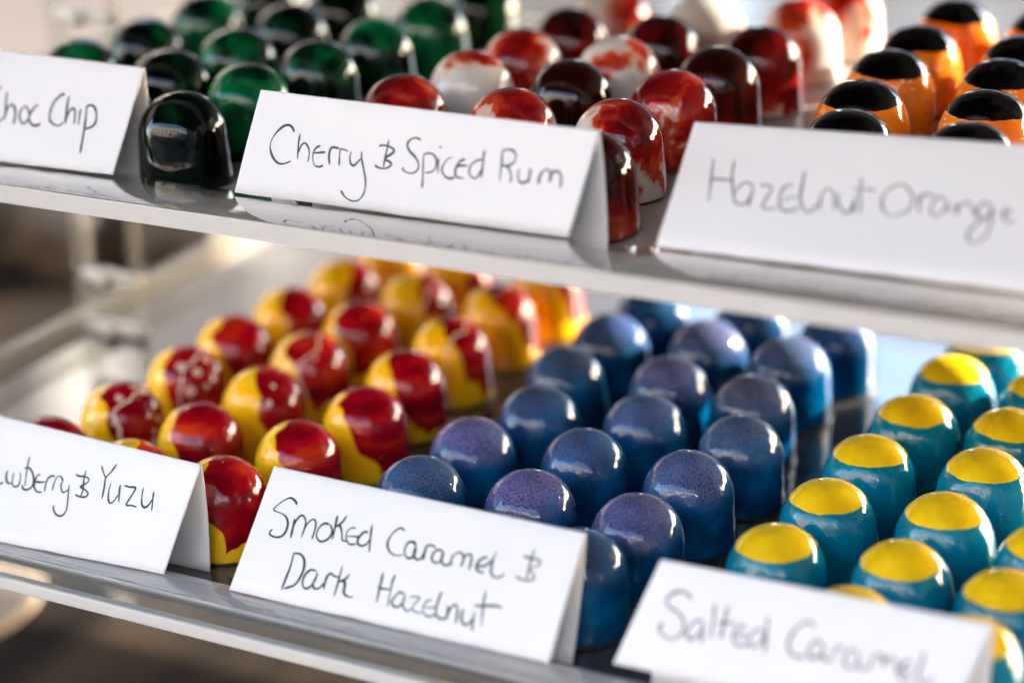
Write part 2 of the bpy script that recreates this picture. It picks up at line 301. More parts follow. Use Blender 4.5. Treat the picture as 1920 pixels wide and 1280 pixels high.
class NT:
    """small node-graph builder"""
    def __init__(s, name):
        s.m = bpy.data.materials.new(name); s.m.use_nodes = True
        s.t = s.m.node_tree; s.b = s.t.nodes['Principled BSDF']; s.out = s.t.nodes['Material Output']
    def n(s, ty, **kw):
        x = s.t.nodes.new('ShaderNode'+ty)
        for k, v in kw.items(): setattr(x, k, v)
        return x
    def l(s, a, b): s.t.links.new(a, b)
    def put(s, sock, v):
        if hasattr(v, 'is_output') or hasattr(v, 'node'): s.l(v, sock)
        else: sock.default_value = v
    def math(s, op, a, b=0.0, c=None, clamp=False):
        x = s.n('Math', operation=op, use_clamp=clamp)
        s.put(x.inputs[0], a); s.put(x.inputs[1], b)
        if c is not None: s.put(x.inputs[2], c)
        return x.outputs[0]
    def vmath(s, op, a, b):
        x = s.n('VectorMath', operation=op); s.put(x.inputs[0], a); s.put(x.inputs[1], b)
        return x.outputs[0]
    def scale(s, a, k):
        x = s.n('VectorMath', operation='SCALE'); s.put(x.inputs[0], a); x.inputs['Scale'].default_value = k
        return x.outputs[0]
    def noise(s, vec, scale, detail=3.0, rough=0.5, dist=0.0):
        x = s.n('TexNoise'); s.put(x.inputs['Vector'], vec)
        x.inputs['Scale'].default_value = scale; x.inputs['Detail'].default_value = detail
        x.inputs['Roughness'].default_value = rough; x.inputs['Distortion'].default_value = dist
        return x.outputs[0]
    def ramp(s, fac, stops, interp='LINEAR'):
        x = s.n('ValToRGB'); s.put(x.inputs[0], fac); cr = x.color_ramp; cr.interpolation = interp
        while len(cr.elements) < len(stops): cr.elements.new(0.5)
        for e, (p, c) in zip(cr.elements, stops):
            e.position = p; e.color = (*c, 1) if len(c) == 3 else c
        return x.outputs[0]
    def mix(s, fac, a, b):
        x = s.n('Mix', data_type='RGBA'); s.put(x.inputs[0], fac)
        s.put(x.inputs[6], (*a, 1) if isinstance(a, tuple) and len(a) == 3 else a)
        s.put(x.inputs[7], (*b, 1) if isinstance(b, tuple) and len(b) == 3 else b)
        return x.outputs[2]
    def smooth(s, v, lo, hi):
        x = s.n('MapRange', interpolation_type='SMOOTHSTEP'); s.put(x.inputs[0], v)
        x.inputs[1].default_value = lo; x.inputs[2].default_value = hi
        return x.outputs[0]
    def bump(s, h, strength, dist=0.001):
        x = s.n('Bump'); x.inputs['Strength'].default_value = strength; x.inputs['Distance'].default_value = dist
        s.put(x.inputs['Height'], h); return x.outputs[0]
    def set(s, **kw):
        for k, v in kw.items():
            sk = s.b.inputs[k.replace('_', ' ')]
            if isinstance(v, tuple) and len(v) == 3: v = (*v, 1)
            s.put(sk, v)
        return s
    def obco(s):
        """object coordinates in cm, random phase per object, the object's own colour (three controls)"""
        tc = s.n('TexCoord'); oi = s.n('ObjectInfo')
        co = s.scale(tc.outputs['Object'], 100.0)
        ph = s.n('CombineXYZ'); k = s.math('MULTIPLY', oi.outputs['Random'], 91.7)
        s.l(k, ph.inputs[0]); s.l(s.math('MULTIPLY', k, 0.37), ph.inputs[1]); s.l(s.math('MULTIPLY', k, 0.71), ph.inputs[2])
        sp = s.n('SeparateColor'); s.l(oi.outputs['Color'], sp.inputs[0])
        xyz = s.n('SeparateXYZ'); s.l(co, xyz.inputs[0])
        return co, s.vmath('ADD', co, ph.outputs[0]), xyz.outputs, sp.outputs
    def gloss(s, rough=0.35, coat=1.0, coat_rough=0.02, spec=0.0):
        s.set(Roughness=rough, Coat_Weight=coat, Coat_Roughness=coat_rough, Coat_IOR=1.44, Specular_IOR_Level=spec)
        return s

def plain(name, col, rough=0.6, **kw):
    t = NT(name); t.set(Base_Color=col, Roughness=rough, **kw); return t.m

# ------------------------------------------------------------------ chocolate shell materials
def shell_bump(t, co, k=0.10):
    n1 = t.noise(co, 1.3, 2.0)
    n2 = t.noise(co, 9.0, 2.0)
    h = t.math('ADD', t.math('MULTIPLY', n1, 1.0), t.math('MULTIPLY', n2, 0.06))
    nb = t.bump(h, k, 0.004)
    t.l(nb, t.b.inputs['Coat Normal']); t.l(nb, t.b.inputs['Normal'])

def mat_blue():
    t = NT('blue_cocoa_butter'); co, cp, xyz, pr = t.obco()
    g = t.noise(cp, 17.0, 2.0, 0.7)
    lo = t.noise(cp, 1.1, 2.0)
    # sprayed purple-grey dusting, thickest on the dome, breaking into dots lower down
    hz = t.math('ADD', xyz[2], t.math('MULTIPLY', t.math('SUBTRACT', lo, 0.5), 1.1))
    dust = t.smooth(hz, 1.45, 2.75)
    dots = t.smooth(g, 0.40, 0.58)
    f = t.math('MULTIPLY', dust, t.math('ADD', t.math('MULTIPLY', dots, 0.95), 0.14), clamp=True)
    f = t.math('MULTIPLY', f, t.math('ADD', t.math('MULTIPLY', pr[1], 0.85), 0.12), clamp=True)
    base = t.ramp(t.noise(cp, 0.9, 3.0), [(0.3, (0.0, 0.024, 0.070)), (0.52, (0.0, 0.058, 0.158)), (0.72, (0.0, 0.110, 0.27))])
    fine = t.noise(cp, 26.0, 1.0)
    base = t.mix(t.math('MULTIPLY', t.smooth(fine, 0.55, 0.75), 0.35), base, (0.012, 0.15, 0.32))
    dark = t.math('LESS_THAN', t.noise(cp, 11.0, 1.0), 0.27)
    base = t.mix(t.math('MULTIPLY', dark, 0.8), base, (0.001, 0.006, 0.02))
    pur = t.mix(pr[0], (0.095, 0.115, 0.155), (0.175, 0.130, 0.29))
    t.set(Base_Color=t.mix(f, base, pur)); t.gloss(0.4, 1.0, 0.02)
    shell_bump(t, cp, 0.12); return t.m

def mat_teal():
    t = NT('teal_cocoa_butter'); co, cp, xyz, pr = t.obco()
    base = t.ramp(t.noise(cp, 1.0, 3.0), [(0.3, (0.0, 0.145, 0.225)), (0.7, (0.0, 0.215, 0.340))])
    hz = t.smooth(t.math('ADD', xyz[2], t.math('MULTIPLY', t.math('SUBTRACT', t.noise(cp, 1.6, 3.0), 0.5), 1.2)), 1.9, 2.6)
    base = t.mix(t.math('MULTIPLY', hz, 0.45), base, (0.02, 0.15, 0.11))
    sp = t.math('GREATER_THAN', t.noise(cp, 14.0, 1.0), 0.745)
    base = t.mix(t.math('MULTIPLY', sp, 0.5), base, (0.15, 0.35, 0.32))
    t.set(Base_Color=base); t.gloss(0.35, 1.0, 0.02); shell_bump(t, cp, 0.16); return t.m

def mat_cap(name, a, b, rough):
    t = NT(name); co, cp, xyz, pr = t.obco()
    t.set(Base_Color=t.ramp(t.noise(cp, 1.6, 4.0), [(0.3, a), (0.7, b)])); t.gloss(rough, 1.0, 0.02)
    shell_bump(t, cp, 0.12); return t.m

def mat_orange():
    t = NT('orange_cocoa_butter'); co, cp, xyz, pr = t.obco()
    base = t.ramp(t.noise(cp, 1.0, 3.0), [(0.3, (0.60, 0.135, 0.006)), (0.7, (0.78, 0.21, 0.010))])
    vo = t.n('TexVoronoi'); vo.feature = 'F1'; t.l(cp, vo.inputs['Vector']); vo.inputs['Scale'].default_value = 7.0
    sp = t.math('LESS_THAN', vo.outputs['Distance'], t.math('MULTIPLY', t.smooth(t.noise(cp, 2.2, 2.0), 0.36, 0.62), 0.30))
    t.set(Base_Color=t.mix(t.math('MULTIPLY', sp, 0.75), base, (0.85, 0.66, 0.48))); t.gloss(0.35, 1.0, 0.02)
    shell_bump(t, cp, 0.12); return t.m

def mat_green():
    t = NT('dark_green_glaze'); co, cp, xyz, pr = t.obco()
    n = t.noise(cp, 0.75, 2.0)
    v = t.math('ADD', n, t.math('SUBTRACT', t.math('MULTIPLY', pr[0], 0.34), 0.17))
    base = t.ramp(v, [(0.42, (0.0006, 0.0022, 0.0016)), (0.55, (0.0005, 0.024, 0.009)), (0.72, (0.001, 0.125, 0.036))])
    sp = t.math('GREATER_THAN', t.noise(cp, 30.0, 1.0), 0.66)
    base = t.mix(t.math('MULTIPLY', sp, 0.35), base, (0.004, 0.02, 0.01))
    t.set(Base_Color=base); t.gloss(0.25, 1.0, 0.02); shell_bump(t, cp, 0.07); return t.m

def mat_cherry():
    t = NT('marbled_cherry_glaze'); co, cp, xyz, pr = t.obco()
    warp = t.n('TexNoise'); t.l(cp, warp.inputs['Vector']); warp.inputs['Scale'].default_value = 0.7; warp.inputs['Detail'].default_value = 3.0
    wv = t.scale(t.vmath('SUBTRACT', warp.outputs['Color'], (0.5, 0.5, 0.5)), 2.2)
    q = t.vmath('ADD', cp, wv)
    st = t.vmath('MULTIPLY', q, (1.0, 1.0, 0.6))
    n = t.noise(st, 0.55, 4.0, 0.55)
    v = t.math('ADD', n, t.math('SUBTRACT', t.math('MULTIPLY', pr[0], 0.75), 0.375))
    v = t.math('ADD', v, t.math('MULTIPLY', t.math('SUBTRACT', xyz[2], 1.7), 0.085))
    base = t.ramp(v, [(0.40, (0.58, 0.53, 0.48)), (0.46, (0.56, 0.36, 0.28)), (0.49, (0.48, 0.055, 0.016)), (0.56, (0.26, 0.005, 0.005)), (0.68, (0.085, 0.003, 0.003)), (0.80, (0.016, 0.0015, 0.0015))])
    dk = t.smooth(t.noise(t.vmath('MULTIPLY', q, (1.0, 1.0, 0.45)), 1.6, 3.0), 0.62, 0.74)
    low = t.smooth(xyz[2], 1.5, 0.3)
    base = t.mix(t.math('MULTIPLY', t.math('MULTIPLY', dk, pr[1]), t.math('ADD', t.math('MULTIPLY', low, 0.7), 0.25)), base, (0.03, 0.02, 0.018))
    t.set(Base_Color=base); t.gloss(0.3, 1.0, 0.02); shell_bump(t, cp, 0.07); return t.m

def mat_red():
    """yellow shell with one broad red brush stroke; object colour = (direction, width, splashes)"""
    t = NT('yellow_and_red_cocoa_butter'); co, cp, xyz, pr = t.obco()
    ang = t.math('MULTIPLY', pr[0], 6.2832)
    s = t.math('ADD', t.math('MULTIPLY', xyz[0], t.math('COSINE', ang)), t.math('MULTIPLY', xyz[1], t.math('SINE', ang)))
    wob = t.math('SUBTRACT', t.noise(cp, 0.62, 2.0, 0.45), 0.5)
    s = t.math('ADD', s, t.math('MULTIPLY', t.math('SUBTRACT', xyz[2], 1.5), 0.42))
    s2 = t.math('ADD', s, t.math('MULTIPLY', wob, 1.9))
    fr_ = t.math('ADD', t.math('ADD', t.math('MULTIPLY', xyz[0], 0.48), t.math('MULTIPLY', xyz[1], -0.88)), t.math('ADD', 0.80, t.math('MULTIPLY', wob, -2.2)))
    lowcut = t.math('SUBTRACT', xyz[2], t.math('ADD', 0.42, t.math('MULTIPLY', wob, 2.0)))
    edge = t.math('SUBTRACT', s2, t.math('SUBTRACT', 1.08, pr[1]))
    far = t.math('SUBTRACT', 2.1, s2)
    d = t.math('MINIMUM', t.math('MINIMUM', edge, lowcut), t.math('MINIMUM', far, fr_))
    f = t.smooth(d, -0.015, 0.025)
    red = t.ramp(t.noise(t.vmath('MULTIPLY', cp, (1, 1, 3.0)), 0.55, 3.0), [(0.35, (0.17, 0.001, 0.006)), (0.55, (0.36, 0.002, 0.008)), (0.72, (0.58, 0.04, 0.006))])
    yel = t.ramp(t.noise(cp, 0.8, 3.0), [(0.3, (0.92, 0.46, 0.004)), (0.7, (0.96, 0.55, 0.010))])
    c = t.mix(f, yel, red)
    vo = t.n('TexVoronoi'); t.l(cp, vo.inputs['Vector']); vo.inputs['Scale'].default_value = 2.1; vo.inputs['Randomness'].default_value = 1.0
    sel = t.n('SeparateColor'); t.l(vo.outputs['Color'], sel.inputs[0])
    size = t.math('MULTIPLY', t.math('MULTIPLY', t.smooth(sel.outputs[0], 0.25, 1.0), t.smooth(t.noise(cp, 0.9, 1.0), 0.38, 0.58)), t.math('ADD', t.math('MULTIPLY', pr[2], 0.42), 0.07))
    blob = t.math('LESS_THAN', vo.outputs['Distance'], size)
    wa = t.noise(cp, 0.9, 1.5)
    line = t.math('LESS_THAN', t.math('ABSOLUTE', t.math('SUBTRACT', t.math('ADD', t.math('MULTIPLY', xyz[0], 0.9), t.math('MULTIPLY', wa, 1.2)), t.math('SUBTRACT', t.math('MULTIPLY', pr[2], 1.6), 0.3))), t.math('MULTIPLY', t.math('GREATER_THAN', pr[2], 0.8), 0.045))
    sp = t.math('MAXIMUM', blob, line)
    t.set(Base_Color=t.mix(t.math('MULTIPLY', sp, 0.8), c, (0.80, 0.62, 0.50))); t.gloss(0.35, 1.0, 0.02)
    shell_bump(t, cp, 0.14); return t.m

M_FOOT = plain('dark_chocolate', (0.018, 0.009, 0.005), 0.45)

def P_round():     # wall, shoulder and a nearly hemispherical dome
    p = [(0.0, 0.0), (1.44, 0.0), (1.50, 0.05), (1.495, 0.2), (1.475, 0.6), (1.45, 1.0), (1.425, 1.4)]
    for k in range(1, 19):
        a = math.pi/2*k/18
        p.append((1.42*math.cos(a)**0.93 if k < 18 else 0.0, 1.46+1.44*math.sin(a)))
    return p

def cup_z(rr): return 1.0+1.86*max(0.0, 1-(min(rr, 1.49)/1.49)**2.35)**(1/2.35)
def P_cup():       # rounder wall, broad shoulder and a flatter top
    p = [(0.0, 0.0), (1.42, 0.0), (1.462, 0.05), (1.475, 0.3), (1.487, 0.65), (1.49, 1.0)]
    for k in range(1, 49):
        a = math.pi/2*k/48
        rr = 1.49*math.cos(a)**(2/2.35) if k < 48 else 0.0
        p.append((rr, 1.0+1.86*math.sin(a)**(2/2.35)))
    return p

def cap_mesh(bm, n, seed, rad):      # thin painted skin over the flat top, its edge slightly uneven
    rings = []
    for k in range(1, 31):
        ring = []
        for j in range(n if k < 30 else 1):
            a = 2*math.pi*j/n
            e = 1 + 0.030*noise.noise(Vector((math.cos(a)*1.9+seed, math.sin(a)*1.9, 0))) + 0.012*noise.noise(Vector((math.cos(a)*7+seed, math.sin(a)*7, 4)))
            rr = rad*e*(1-(k-1)/29)
            z = cup_z(rr)+0.011
            ring.append(bm.verts.new((rr*math.cos(a)*CM, rr*math.sin(a)*CM, z*CM)))
        rings.append(ring)
    for a, b in zip(rings, rings[1:]):
        for j in range(n):
            if len(b) == 1: bm.faces.new((a[j], a[(j+1) % n], b[0]))
            else: bm.faces.new((a[j], a[(j+1) % n], b[(j+1) % n], b[j]))

def shell(name, kind, mat, capmat=None, n=72, caprad=1.13):
    bm = bmesh.new(); lathe(bm, P_cup() if kind == 'cup' else P_round(), n)
    o = obj(name, bm, mat, None, True)
    bm = bmesh.new(); lathe(bm, [(0.0, -0.004), (1.515, -0.004), (1.535, 0.02), (1.525, 0.055), (1.49, 0.065)], 48, 0.025, 3.3)
    ft = obj('chocolate_foot', bm, M_FOOT, o, True)
    if capmat:
        bm = bmesh.new(); cap_mesh(bm, n, 7.1, caprad)
        obj('painted_cap', bm, capmat, o, True)
    return o

def copy_tree(o):
    c_ = o.copy(); C.objects.link(c_)
    for ch in o.children:
        d = ch.copy(); C.objects.link(d); d.parent = c_
    return c_

ORD = ['first', 'second', 'third', 'fourth', 'fifth', 'sixth', 'seventh']
def colname(c_): return ['left', 'middle', 'right'][c_]
rng = random.Random(5)

def looks_red(c_, r_):
    T = {(0,0):(0.08,1.2,0.5),(0,1):(0.05,0.95,1.0),(0,2):(0.03,0.95,0.9),(0,3):(0.05,0.90,0.1),(0,4):(0.06,0.80,0.0),(0,5):(0.07,0.45,0.7),(0,6):(0.13,-0.2,0.0),
         (1,0):(0.15,0.2,0.1),(1,1):(0.03,1.0,0.0),(1,2):(0.07,0.75,0.55),(1,3):(0.05,0.95,0.86),(1,4):(0.02,1.05,0.3),(1,5):(0.07,0.40,1.0),(1,6):(0.07,0.35,0.0),
         (2,0):(0.99,0.70,0.4),(2,1):(0.05,1.1,0.0),(2,2):(0.06,1.05,0.0),(2,3):(0.07,1.0,0.0),(2,4):(0.10,0.75,0.84),(2,5):(0.10,0.60,0.8),(2,6):(0.10,0.60,0.3)}
    return T[(c_, r_)]
CH = {(0,0):0.85,(0,1):0.62,(0,2):0.26,(0,3):0.46,(0,4):0.66,(0,5):0.36,(1,0):0.50,(1,1):0.46,(1,2):1.0,(1,3):0.36,(1,4):0.84,(1,5):0.40,
      (2,0):0.72,(2,1):0.46,(2,2):0.60,(2,3):0.84,(2,4):0.70,(2,5):0.43,(2,6):0.44}
BL = {(0,1):(0.3,0.6),(0,2):(1.0,1.0),(0,3):(0.25,0.5),(0,4):(0.3,0.5),(0,5):(0.7,0.4),(0,6):(0.0,0.3),(1,1):(1.0,1.0),(1,2):(0.35,0.55),(1,3):(0.5,0.7),(1,4):(0.95,0.9),
      (1,5):(0.5,1.0),(1,6):(0.3,0.5),(2,0):(0.3,0.4),(2,1):(0.85,0.85),(2,2):(0.5,0.75),(2,3):(0.25,0.75),(2,4):(0.4,1.0),(2,5):(0.35,0.95),(2,6):(0.5,0.4)}
GR = {(2,1):0.95,(1,2):0.75,(2,0):0.0,(1,1):0.25,(2,2):0.3,(0,1):0.6,(0,2):0.4,(0,3):0.65,(2,3):0.7,(2,4):0.8,(1,3):0.35}

def cherry_look(a):
    return ('mostly white with red blotches' if a < 0.35 else 'half white, half red marbled' if a < 0.6 else 'red and maroon marbled' if a < 0.85 else 'dark maroon glossy')

def build_tray(kind, proto, zbase):
    rows = {}
    for (c_, r_, x, y) in BONBONS[kind]: rows.setdefault(c_, []).append(r_)
    first = True
    for (c_, r_, x, y) in BONBONS[kind]:
        o = proto if first else copy_tree(proto); first = False
        o.location = Vector((x, y, zbase))*CM
        o.rotation_euler = (0, 0, 0) if kind == 'red' else (rng.uniform(-.02, .02), rng.uniform(-.02, .02), rng.uniform(0, 6.28))
        sc_ = rng.uniform(0.985, 1.015); o.scale = (sc_, sc_*rng.uniform(.99, 1.01), rng.uniform(0.98, 1.015))
        k = sorted(rows[c_]).index(r_); nn = len(rows[c_])
        w = ORD[k]+' from the front' if k < nn-1 else 'furthest back'
        if kind == 'red':
            o.color = (*looks_red(c_, r_), 1)
            a = looks_red(c_, r_)
            d = 'splashed with white' if a[2] > 0.6 else 'mostly yellow' if a[1] < 0.2 else 'with a broad red stroke' if a[1] > 0.7 else 'half red'
            tag(o, 'yellow and red bonbon %s, %s column, %s' % (d, colname(c_), w), 'bonbon', 'yellow and red bonbons')
        elif kind == 'blue':
            o.color = (*BL[(c_, r_)], 0.5, 1)
            d = 'purple-dusted' if BL[(c_, r_)][0] > 0.6 else 'grey-dusted' if BL[(c_, r_)][1] > 0.6 else 'plain dark'
            tag(o, '%s blue bonbon, %s column, %s' % (d, colname(c_), w), 'bonbon', 'speckled blue bonbons')
        elif kind == 'green':
            a = GR.get((c_, r_), 0.4); o.color = (a, 0.5, 0.5, 1)
            d = 'bright green' if a > 0.7 else 'almost black green' if a < 0.2 else 'dark green'
            tag(o, 'glossy %s bonbon, %s column, %s' % (d, colname(c_), w), 'bonbon', 'dark green bonbons')
        elif kind == 'cherry':
            a = CH[(c_, r_)]; o.color = (a, 1.0 if (c_, r_) in ((2,1), (2,5), (2,4), (1,3)) else 0.25, 0.5, 1)
            tag(o, '%s bonbon, %s column, %s' % (cherry_look(a), colname(c_), w), 'bonbon', 'marbled red and white bonbons')
        elif kind == 'orange':
            tag(o, 'orange bonbon with glossy black cap, %s column, %s' % (colname(c_), w), 'bonbon', 'orange bonbons with black caps')
        else:
            tag(o, 'teal bonbon with yellow cap, %s column, %s' % (colname(c_), w), 'bonbon', 'teal bonbons with yellow caps')

# ------------------------------------------------------------------ the setting: ground, table
def mat_pavement():
    t = NT('pale_paving'); tc = t.n('TexCoord')
    n = t.noise(tc.outputs['Object'], 2.0, 5.0)
    t.set(Base_Color=t.ramp(n, [(0.3, (0.060, 0.043, 0.029)), (0.7, (0.095, 0.068, 0.046))]), Roughness=0.8)
    return t.m
GZ = -98.0
bm = bmesh.new(); bmesh.ops.create_grid(bm, x_segments=2, y_segments=2, size=60.0)
ground = obj('ground', bm, mat_pavement()); ground.location = (0, 0, GZ*CM); ground['kind'] = 'structure'

bm = bmesh.new(); bmesh.ops.create_grid(bm, x_segments=1, y_segments=1, size=1.0)
for v in bm.verts: v.co = Vector((v.co.x*55, -4.9+v.co.y*4.1, 0))
M_GSHADE = NT('shade_dark_ground'); tc_ = M_GSHADE.n('TexCoord'); M_GSHADE.set(Base_Color=M_GSHADE.ramp(M_GSHADE.noise(tc_.outputs['Object'], 3.0, 5.0), [(0.3, (0.035, 0.035, 0.036)), (0.7, (0.06, 0.058, 0.056))]), Roughness=0.85)
shade_strip = obj('shade_strip', bm, M_GSHADE.m); shade_strip.location = (0, 0, GZ*CM+0.004); shade_strip['kind'] = 'structure'  # dark strip laid in for shaded ground in front of the stall
TZ = -13.2
def mat_cloth():
    t = NT('dark_table_cloth'); tc = t.n('TexCoord')
    n = t.noise(t.vmath('MULTIPLY', tc.outputs['Object'], (22.0, 4.0, 4.0)), 1.0, 3.0)
    t.set(Base_Color=t.ramp(n, [(0.35, (0.007, 0.006, 0.005)), (0.7, (0.034, 0.023, 0.015))]), Roughness=0.9, Specular_IOR_Level=0.05)
    t.l(t.bump(t.noise(tc.outputs['Object'], 500.0, 2.0), 0.3, 0.0005), t.b.inputs['Normal'])
    return t.m
tb = tag(empty('market_table', Vector((-5, 30, GZ))*CM), 'dark cloth covered market table under the acrylic sweet stand', 'table')
def part(name, bm, mat, parent, smooth=False):
    o = obj(name, bm, mat, parent, smooth)
    o.matrix_parent_inverse = Matrix.Translation(-parent.location)
    return o
m_cloth = mat_cloth()
bm = bmesh.new(); box(bm, -95, 80, -22, 80, TZ-1.2, TZ, 0.5); part('table_cloth_top', bm, m_cloth, tb)
# hanging skirt: wavy sheet with thickness round the front and the sides
bm = bmesh.new()
pts = []
for k in range(120): pts.append((-95.3+175.6*k/119, -22.4, 1))
for k in range(1, 60): pts.append((80.3, -22.4+102*k/59, 0))
low = [];hi = []
for i, (x, y, fr) in enumerate(pts):
    w = 1.2*math.sin(i*0.9)+0.7*math.sin(i*0.37)
    ox, oy = (0, -abs(w)) if fr else (abs(w), 0)
    hi.append(bm.verts.new(Vector((x, y, TZ-0.8))*CM)); low.append(bm.verts.new(Vector((x+ox, y+oy, GZ+2))*CM))
for i in range(len(pts)-1): bm.faces.new((hi[i], hi[i+1], low[i+1], low[i]))
bmesh.ops.solidify(bm, geom=bm.faces[:], thickness=0.15*CM)
part('table_skirt', bm, m_cloth, tb, True)

# ------------------------------------------------------------------ the acrylic stand
def mat_acrylic(name, haze, tint, rough=0.02, hazecol=(0.75, 0.73, 0.71), shine=1.0):
    t = NT(name)
    tr = t.n('BsdfTransparent'); tr.inputs[0].default_value = (*tint, 1)
    gl = t.n('BsdfGlossy'); gl.inputs['Roughness'].default_value = rough; gl.inputs[0].default_value = (1, 1, 1, 1)
    df = t.n('BsdfDiffuse'); df.inputs[0].default_value = (*hazecol, 1)
    fr = t.n('Fresnel'); fr.inputs[0].default_value = 1.49
    m1 = t.n('MixShader'); m1.inputs[0].default_value = haze; t.l(tr.outputs[0], m1.inputs[1]); t.l(df.outputs[0], m1.inputs[2])
    ge = t.n('NewGeometry'); fac = t.math('MULTIPLY', t.math('MULTIPLY', fr.outputs[0], shine), t.math('SUBTRACT', 1.0, ge.outputs['Backfacing']))
    m2 = t.n('MixShader'); t.l(fac, m2.inputs[0]); t.l(m1.outputs[0], m2.inputs[1]); t.l(gl.outputs[0], m2.inputs[2])
    t.l(m2.outputs[0], t.out.inputs['Surface'])
    return t.m
M_CLEAR = mat_acrylic('clear_acrylic', 0.05, (0.93, 0.94, 0.93))
M_HAZY = mat_acrylic('hazy_acrylic', 0.27, (0.92, 0.92, 0.90), 0.08, (0.86, 0.84, 0.82))
M_SIDE = mat_acrylic('side_acrylic', 0.10, (0.92, 0.92, 0.90), 0.06, (0.75, 0.73, 0.71), 0.12)
M_POST = mat_acrylic('post_acrylic', 0.10, (0.9, 0.9, 0.88), 0.22, (0.8, 0.77, 0.72), 0.4)
M_EDGE = NT('polished_acrylic_edge').set(Base_Color=(0.74, 0.69, 0.63), Roughness=0.25, Alpha=0.92).m
def mat_ledge(name, haze, col, bump, shine):
    m = mat_acrylic(name, haze, (0.93, 0.92, 0.90), 0.03, col, shine)
    nt = m.node_tree; tc = nt.nodes.new('ShaderNodeTexCoord'); mp = nt.nodes.new('ShaderNodeMapping'); mp.inputs['Scale'].default_value = (90, 500, 500)
    no = nt.nodes.new('ShaderNodeTexNoise'); no.inputs['Scale'].default_value = 1.0; bp = nt.nodes.new('ShaderNodeBump'); bp.inputs['Strength'].default_value = bump; bp.inputs['Distance'].default_value = 0.002
    nt.links.new(tc.outputs['Object'], mp.inputs['Vector']); nt.links.new(mp.outputs[0], no.inputs['Vector']); nt.links.new(no.outputs[0], bp.inputs['Height'])
    for n_ in nt.nodes:
        if n_.type in ('BSDF_GLOSSY', 'FRESNEL'): nt.links.new(bp.outputs[0], n_.inputs['Normal'])
    return m
M_RIM = mat_ledge('rounded_acrylic_ledge', 0.30, (0.85, 0.83, 0.82), 0.12, 1.8)
M_LEDGE = mat_ledge('clear_acrylic_ledge', 0.14, (0.80, 0.75, 0.69), 0.03, 2.3)
def mat_floor(name, col, rough, ior):
    t = NT(name); tc = t.n('TexCoord')
    n = t.noise(tc.outputs['Object'], 14.0, 3.0)
    t.set(Base_Color=col, Roughness=t.ramp(n, [(0.3, (rough,)*3), (0.7, (rough*2.0,)*3)]), IOR=ior, Coat_Weight=0.0)
    return t.m
M_DARK = mat_floor('smoky_black_acrylic', (0.022, 0.021, 0.022), 0.045, 1.75)
M_SMOKE = mat_floor('smoky_acrylic', (0.045, 0.043, 0.043), 0.05, 1.7)
M_PALE = mat_floor('pale_acrylic_board', (0.36, 0.335, 0.30), 0.12, 1.5)

M_SUNBLOCK = mat_floor('grey_sun_blocker', (0.10, 0.092, 0.085), 0.10, 1.5)

